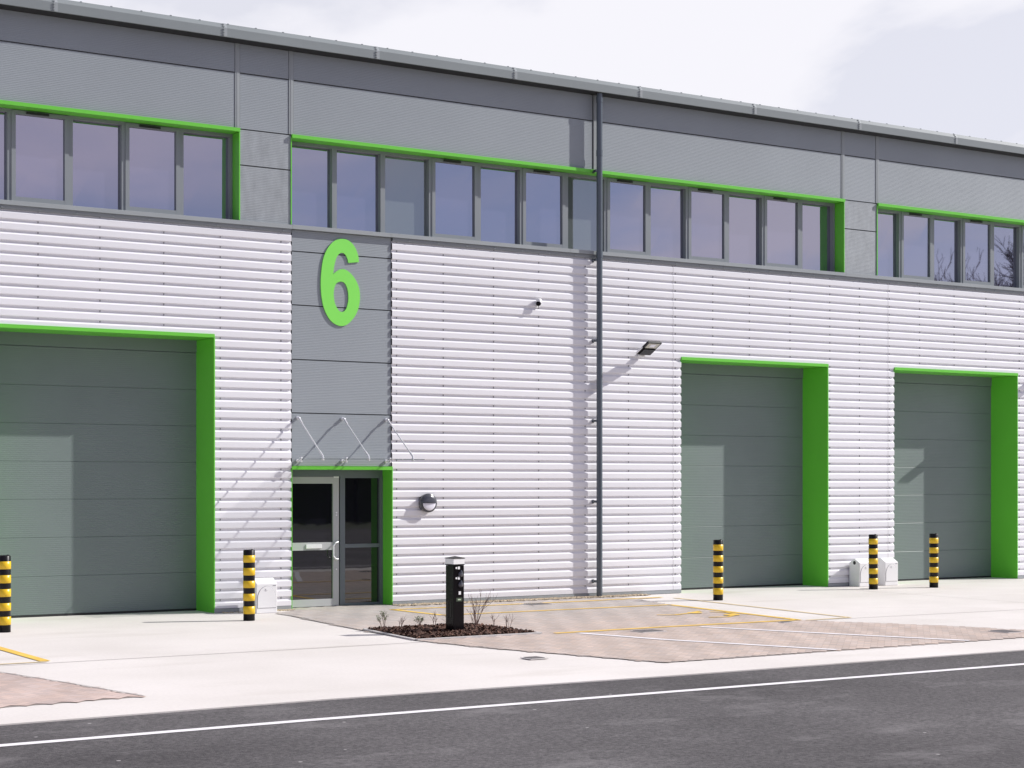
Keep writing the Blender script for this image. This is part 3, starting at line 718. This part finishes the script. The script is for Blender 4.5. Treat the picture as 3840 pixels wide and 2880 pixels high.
# ------------------------------------------------------------------ number sign
def spline(pts, n=6):
    out = []; m = len(pts)
    for i in range(m - 1):
        p0 = Vector(pts[max(i-1, 0)]); p1 = Vector(pts[i]); p2 = Vector(pts[i+1]); p3 = Vector(pts[min(i+2, m-1)])
        for k in range(n):
            t_ = k/n
            out.append(0.5*((2*p1) + (-p0+p2)*t_ + (2*p0-5*p1+4*p2-p3)*t_*t_ + (-p0+3*p1-3*p2+p3)*t_**3))
    out.append(Vector(pts[-1])); return out
def digit_six():
    # outline of the numeral in metres about its centre
    A = [(0.3253, 0.3578), (0.3177, 0.4278), (0.2973, 0.506), (0.254, 0.5904), (0.1905, 0.6596), (0.1146, 0.7004), (0.0388, 0.7095), (-0.0368, 0.6993), (-0.1183, 0.6616), (-0.2022, 0.5799), (-0.2708, 0.468), (-0.3144, 0.3413), (-0.3392, 0.1936), (-0.3517, 0.0468), (-0.3517, -0.088), (-0.3392, -0.2332), (-0.3119, -0.3665), (-0.2683, -0.4766), (-0.2072, -0.5748), (-0.1321, -0.6409), (-0.0493, -0.6775), (0.0262, -0.684), (0.1082, -0.6597), (0.1905, -0.591), (0.2604, -0.5057), (0.3113, -0.4007), (0.3368, -0.2969), (0.3445, -0.1941), (0.3343, -0.0922), (0.3011, 0.0082), (0.2439, 0.0978), (0.1652, 0.1756), (0.0893, 0.2172), (0.0262, 0.2244), (-0.0305, 0.2093), (-0.087, 0.174), (-0.1346, 0.1258)]
    Bq = [(-0.1346, 0.1258), (-0.1221, 0.2304), (-0.1021, 0.322), (-0.0719, 0.4087), (-0.0267, 0.4661), (0.0262, 0.4868), (0.0792, 0.4645), (0.1171, 0.4048), (0.1373, 0.3337)]
    H = [(0.0073, 0.0275), (0.0577, 0.0136), (0.0994, -0.0325), (0.1272, -0.1158), (0.1373, -0.2059), (0.131, -0.297), (0.1082, -0.3832), (0.0703, -0.4396), (0.0237, -0.459), (-0.0242, -0.4469), (-0.0719, -0.3929), (-0.1083, -0.3103), (-0.1246, -0.2097), (-0.1209, -0.1192), (-0.1021, -0.0504), (-0.0644, 0.0027), (0.0073, 0.0275)]
    outer = [tuple(p) for p in spline(A) + spline(Bq)[1:]]
    hole = [tuple(p) for p in spline(H)[:-1]]
    cu = bpy.data.curves.new('six', 'CURVE'); cu.dimensions = '2D'; cu.fill_mode = 'BOTH'; cu.extrude = 0.008
    for pts in (outer, hole):
        sp = cu.splines.new('POLY'); sp.points.add(len(pts)-1); sp.use_cyclic_u = True
        for q, (x, z) in zip(sp.points, pts): q.co = (x, z, 0, 1)
    o = bpy.data.objects.new('tmp', cu); COL.objects.link(o)
    dg = bpy.context.evaluated_depsgraph_get(); me = bpy.data.meshes.new_from_object(o.evaluated_get(dg))
    bpy.data.objects.remove(o); me.materials.clear(); me.materials.append(M['sign'])
    r = bpy.data.objects.new('unit_number_sign', me); COL.objects.link(r)
    r.rotation_euler = (R(90), 0, 0); r.location = (-3.24, 0.004, 5.19)
    return r
tag(digit_six(), 'large bright green numeral 6 fixed to the grey panel above the entrance', 'sign')

# ------------------------------------------------------------------ glass canopy over the entrance
cn = empty('glass_canopy', (-3.2, 0, 2.36), 'clear glass entrance canopy hung from three steel rods above the door', 'canopy')
def rel(mb, name, m, par, org, bevel=0.0, **kw):
    o = mb.build(name, m, par, bevel=bevel, **kw); o.data.transform(Matrix.Translation(Vector([-a for a in org]))); return o
og = (-3.2, 0, 2.36)
c_ = MB(); c_.extrude_x([(-0.075,2.368), (-1.06,2.360), (-1.06,2.372), (-0.075,2.380)], -4.10, -2.30); rel(c_, 'glass_pane', M['canopy'], cn, og)
for x in (-4.0, -3.21, -2.42):
    r_ = MB(); r_.tube((x, 0.016, 3.02), (x, -0.03, 3.02), 0.026, n=14); r_.tube((x, -0.03, 3.02), (x, -0.065, 3.02), 0.013, n=10)
    r_.ball((x, -0.07, 3.015), 0.021); r_.tube((x, -0.07, 3.015), (x, -0.17, 2.935), 0.015, n=10)
    r_.tube((x, -0.17, 2.935), (x, -0.84, 2.455), 0.0098, n=10); r_.tube((x, -0.80, 2.485), (x, -0.90, 2.415), 0.015, n=10)
    r_.tube((x, -0.90, 2.42), (x, -0.905, 2.34), 0.014, n=10); r_.tube((x, -0.905, 2.384), (x, -0.905, 2.376), 0.026, n=14); r_.tube((x, -0.905, 2.356), (x, -0.905, 2.344), 0.026, n=14)
    rel(r_, 'tie_rod', M['steel'], cn, og)
    b_ = MB(); b_.tube((x, 0.016, 2.345), (x, -0.02, 2.345), 0.026, n=14); b_.tube((x, -0.02, 2.345), (x, -0.135, 2.345), 0.011, n=10)
    b_.ball((x, -0.06, 2.345), 0.019); b_.tube((x, -0.13, 2.325), (x, -0.13, 2.402), 0.012, n=10); b_.tube((x, -0.13, 2.382), (x, -0.13, 2.404), 0.024, n=12); b_.tube((x, -0.13, 2.322), (x, -0.13, 2.352), 0.022, n=12)
    rel(b_, 'glass_clamp', M['steel'], cn, og)

# ------------------------------------------------------------------ round wall lamp
lx, lz = -1.672, 1.667; wl = empty('wall_lamp', (lx, 0, lz), 'round dark bulkhead lamp with a pale lower half beside the entrance', 'lamp')
w_ = MB(); w_.lathe([(0.150,-0.01), (0.152,0.055), (0.157,0.062), (0.157,0.085), (0.148,0.100), (0.135,0.104), (0.0,0.104)], (0,0,0), 'y', 40); w_.build('lamp_body', M['lampgrey'], wl)
hd = MB(); n = 24; vs = []; fs_ = []
for j in range(8):                                                   # domed eyelid hood: upper half
    th = (math.pi/2)*j/7
    for k in range(n+1):
        a = math.pi*k/n; r = 0.138*math.cos(th); vs.append((r*math.cos(a), -0.102 - 0.042*math.sin(th), r*math.sin(a) + 0.0))
for j in range(7):
    for k in range(n): a = j*(n+1)+k; fs_.append((a, a+1, a+n+2, a+n+1))
hd.add(vs, fs_, True); low = [j*(n+1) for j in range(8)] + [j*(n+1)+n for j in range(7, -1, -1)]; hd.add(vs, [tuple(low)])
hd.build('hood', M['lampgrey'], wl)
df = MB(); vs = []; fs_ = []
for j in range(8):
    th = (math.pi/2)*j/7
    for k in range(n+1):
        a = math.pi + math.pi*k/n; r = 0.120*math.cos(th); vs.append((r*math.cos(a), -0.1055 - 0.022*math.sin(th), r*math.sin(a) - 0.004))
for j in range(7):
    for k in range(n): a = j*(n+1)+k; fs_.append((a, a+1, a+n+2, a+n+1))
df.add(vs, fs_, True); df.build('diffuser', M['diffuser'], wl)

# ------------------------------------------------------------------ security camera
cc = empty('security_camera', (0.50, 0, 5.07), 'small white security camera with a black lens on the ribbed wall left of the downpipe', 'camera')
a_ = MB(); a_.tube((0,-0.006,-.03), (0,-0.03,-.03), 0.045, n=16); a_.tube((0.005,-0.06,-.07), (0.005,-0.06,.02), 0.014, n=10)
a_.build('mount', M['whiteplastic'], cc)
h_ = MB(); h_.lathe([(0.0,0.085), (0.03,0.080), (0.046,0.062), (0.050,0.03), (0.050,0.005)], (0.005,-0.062,0), 'z', 20); h_.build('housing', M['whiteplastic'], cc)
q_ = MB(); q_.ball((-0.008,-0.072,-.004), 0.045, 16, 10, (1,1,1.05)); q_.build('lens', M['gloss'], cc)

# ------------------------------------------------------------------ floodlights
def flood(x, label):
    e = empty('flood_light', (x, 0, 4.38), label, 'flood light', 'flood lights projecting from the wall')
    ang = math.atan2(0.19, 0.36)
    def T(mb, name, m, bevel=0):
        o = mb.build(name, m, e, bevel=bevel); o.data.transform(Matrix.Translation((0,-0.29,0.0)) @ Matrix.Rotation(-ang, 4, 'X')); return o
    b = MB(); b.box(-.15,.15,-.20,.20,-.022,.016); b.box(-.125,.125,-.01,.17,-.045,-.022); 
    for k in range(9): b.box(-.13+.03*k,-.122+.03*k,-.19,.17,.016,.034)
    T(b, 'housing', M['black'], .006)
    l_ = MB(); l_.box(-.120,.120,-.180,-.030,-.026,-.0225); T(l_, 'lens', M['led'])
    l2 = MB(); l2.box(-.055,.05,-.150,-.070,-.0295,-.0262); T(l2, 'led_board', M['diffuser'])
    k_ = MB(); k_.box(-.165,-.153,-.02,.17,-.015,.012); k_.box(.153,.165,-.02,.17,-.015,.012); k_.box(-.165,.165,.17,.182,-.015,.012); T(k_, 'bracket', M['steel'])
    p_ = MB(); p_.box(-.05,.05,-0.10,-0.006,-.14,-.08); p_.path([(0,-0.03,-.08), (0,-0.10,-.11)], .012); p_.build('wall_mount', M['whiteplastic'], e)
flood(2.68, 'black LED flood light on the wall right of the downpipe, casting a long shadow')
flood(13.12, 'black LED flood light beyond the rightmost loading door, mostly outside the photo')

# ------------------------------------------------------------------ striped bollards
def bollard():
    e = bpy.data.objects.new('striped_bollard', None); COL.objects.link(e)
    c = MB(); H_ = 1.03; r = 0.0835
    c.lathe([(0, 0.0), (r, 0.0), (r, H_-.012), (r-.010, H_-.002), (r-.03, H_), (0, H_)], (0,0,0), 'z', 28); c.tube((.04,-.02,H_-.002), (.04,-.02,H_+.006), .016, n=8)
    c.build('post', M['black'], e)
    for z0, z1 in ((.096,.205), (.280,.382), (.461,.563), (.638,.744), (.819,.922)):
        y = MB(); z0 *= H_; z1 *= H_; rr = r + .0035
        y.lathe([(r-.002, z0), (rr, z0+.002), (rr, z1-.002), (r-.002, z1)], (0,0,0), 'z', 28); y.build('reflective_band', M['yellow'], e)
    return e
b0 = bollard()
BL = [((-9.085,-1.662), 'yellow and black bollard cut off by the left edge of the photo'), ((-5.525,-1.606), 'yellow and black bollard in front of the single white meter box left of the entrance'),
      ((2.991,-1.831), 'yellow and black bollard in front of the loading door nearest the downpipe'), ((7.381,-1.013), 'yellow and black bollard in front of the pair of white meter boxes'),
      ((8.746,-1.226), 'yellow and black bollard farthest right, before the rightmost loading door')]
for i, ((x, y), l) in enumerate(BL):
    o = b0 if i == 0 else copy_tree(b0)
    o.location = (x, y, 0); o.rotation_euler = (random.uniform(-.008,.008), random.uniform(-.008,.008), random.uniform(-.3,.6)) if i else (0,0,0)
    tag(o, l, 'bollard', 'striped bollards protecting the loading doors')

# ------------------------------------------------------------------ meter boxes
def meter_box(hole):
    e = bpy.data.objects.new('meter_box', None); COL.objects.link(e)
    w, dp_, he, hr = 0.35, 0.29, 0.455, 0.540
    b = MB(); b.add([(0,-dp_,0), (0,0,0), (0,0,he), (0,-dp_*.5,hr), (0,-dp_,he), (w,-dp_,0), (w,0,0), (w,0,he), (w,-dp_*.5,hr), (w,-dp_,he)],
                    [(0,1,2,3,4), (5,9,8,7,6), (0,4,9,5), (4,3,8,9), (3,2,7,8), (2,1,6,7), (0,5,6,1)])
    b.build('cabinet', M['whiteplastic'], e, bevel=.012)
    a = MB(); rim = []; zc = 0.22; rx = w/2 - .022
    pts = [(w/2 - rx, 0.085)] + [(w/2 - rx*math.cos(R(t_)), zc + 0.195*math.sin(R(t_))) for t_ in range(0, 181, 12)] + [(w/2 + rx, 0.085)]
    n = len(pts)
    a.add([(x, -dp_-.006, z) for x, z in pts] + [(x, -dp_+.001, z) for x, z in pts], [tuple(range(n))] + [(i, (i+1) % n, n+(i+1) % n, n+i) for i in range(n)])
    h = a.build('hatch', M['whiteplastic'], e, bevel=.003)
    g_ = MB(); 
    for p, q in zip(pts, pts[1:] + pts[:1]): g_.tube((p[0], -dp_-.001, p[1]), (q[0], -dp_-.001, q[1]), .0045, n=5)
    g_.build('hatch_seal', M['badge'], h)
    k = MB(); k.box(w/2-.018, w/2+.012, -dp_-.014, -dp_-.006, 0.352, 0.382); k.build('latch', M['whiteplastic'], h)
    bd_ = MB(); bd_.box(w-.075, w-.022, -dp_-.0025, -dp_, 0.418, 0.428); bd_.build('maker_plate', M['badge'], e)
    if hole:
        v = MB(); v.tube((-.003,-dp_*.52,.455), (0.004,-dp_*.52,.455), .036, n=20); v.build('vent', M['rubber'], e)
    return e
mbx = meter_box(False); mbx.location = (-4.905,-0.17, 0.0); tag(mbx, 'single white plastic meter box with arched hatch beside the entrance', 'meter box', 'white meter boxes against the wall')
m2_ = meter_box(True); m2_.location = (7.69,-0.03, 0.0); tag(m2_, 'left box of the white pair, with a round black vent in its gable end', 'meter box', 'white meter boxes against the wall')
m3_ = copy_tree(mbx); m3_.location = (8.36,-0.03, 0.0); tag(m3_, 'right box of the white pair, next to the rightmost loading door', 'meter box', 'white meter boxes against the wall')

# ------------------------------------------------------------------ charging post
cp = empty('charging_post', (-4.085,-5.045, 0.01), 'black electric car charging post with white lit collar standing in the mulch bed', 'charging post')
cp.rotation_euler.z = R(7)
s_ = 0.0875
c = MB(); c.box(-s_, s_, -s_, s_, 0.02, 0.895); c.build('post', M['gloss'], cp, bevel=.006)
c = MB(); c.box(-s_-.012, s_+.012, -s_-.012, s_+.012, 0.0, 0.018); c.build('base_plate', M['edging'], cp)
c = MB(); c.box(-s_-.004, s_+.004, -s_-.004, s_+.004, 0.897, 0.912); c.build('collar_trim', M['black'], cp)
c = MB(); c.box(-s_-.004, s_+.004, -s_-.004, s_+.004, 0.9125, 0.985); c.build('light_collar', M['whiteplastic'], cp)
c = MB(); e_ = s_ + .010
c.add([(-e_,-e_,.986), (e_,-e_,.986), (e_,e_,.986), (-e_,e_,.986), (-e_,-e_,.993), (e_,-e_,.993), (e_,e_,.993), (-e_,e_,.993), (0,0,1.018)],
      [(0,3,2,1), (0,1,5,4), (1,2,6,5), (2,3,7,6), (3,0,4,7), (4,5,8), (5,6,8), (6,7,8), (7,4,8)]); c.build('cap', M['black'], cp)
for z in (0.775, 0.640):
    c = MB(); c.ball((.028,-s_-.002,z), .040, 14, 8, (1,.55,1.05)); c.tube((.028,-s_-.012,z+.030), (.028,-s_-.018,z+.058), .020, .008, n=10); c.build('socket_cover', M['lampgrey'], cp, bevel=0)
for z in (0.862, 0.727):
    c = MB(); c.box(-.020,.012,-s_-.006,-s_,z-.018,z+.018); c.tube((-.045,-s_-.006,z), (-.045,-s_,z), .014, n=10); c.build('status_light', M['whiteplastic'], cp)
c = MB(); c.box(-.006,.030,-s_-.005,-s_,.508,.552); c.build('card_reader', M['whiteplastic'], cp)
c = MB(); c.box(-.045,.055,-s_-.0025,-s_,.418,.468); lab = c.build('label_plate', mat('label_dark_green', (0.035,0.055,0.03), .4), cp)
c = MB(); c.box(-.020,.030,-s_-.0045,-s_-.0026,.434,.452); c.build('label_print', mat('label_pale', (0.42,0.50,0.36), .5), lab)
c = MB()
for yy in (-.045, .018): c.box(-s_-.003,-s_,yy,yy+.035,.20,.42)
c.build('reflection_stripe', M['black'], cp)  # dark raised strips imitating the door's reflection on the left face

# ------------------------------------------------------------------ across the yard (seen in the window reflections)
rnd = random.Random(21)
def bare_tree(x, y, H_, label, seed):
    rnd = random.Random(seed); e = empty('bare_tree', (x, y, -0.03), label, 'tree', 'bare trees across the yard')
    tk = MB(); cr = MB()
    tk.tube((0,0,0), (0.1,0,H_*.2), .26, .20, n=10)
    def grow(p, d, l, r, dep):
        m = p + d*l*.5 + Vector((rnd.gauss(0,.06), rnd.gauss(0,.06), rnd.gauss(0,.04)))*l; q = p + d*l
        (tk if dep > 4 else cr).tube(p, m, r, r*.85, n=5, caps=False); (tk if dep > 4 else cr).tube(m, q, r*.85, r*.65, n=5, caps=False)
        if dep == 0: return
        for _ in range(3 if dep < 5 else 4):
            nd = (d + Vector((rnd.gauss(0,.42), rnd.gauss(0,.42), rnd.gauss(.12,.3)))).normalized()
            grow(p + d*l*rnd.uniform(.5, 1.0), nd, l*rnd.uniform(.62,.85), max(r*.60, .012), dep-1)
    grow(Vector((0.1,0,H_*.2)), Vector((0,0,1)), H_*.21, .19, 6)
    k_ = H_/max(v[2] for v in cr.v)
    for m_ in (tk, cr): m_.v = [(a*k_, b*k_, c*k_) for a, b, c in m_.v]
    tk.build('trunk', M['bark'], e, fix=False); cr.build('crown', M['bark'], e, fix=False)
bare_tree(55.6, -37.5, 16.2, 'taller bare tree reflected in the rightmost upper window', 3)
bare_tree(52.6, -37.0, 13.6, 'lower bare tree reflected in the second window from the right', 8)
hg = MB(); rnd = random.Random(2)
x = -70
while x < 90:
    h = rnd.uniform(2.8, 3.8); hg.box(x, x+2.05, -58+rnd.uniform(-.3,.3), -55.6+rnd.uniform(-.3,.3), -.03, h); x += 2.0
tag(hg.build('hedge', M['hedge']), 'long dark hedge far across the yard, seen only as a reflection in the entrance glass', 'hedge')
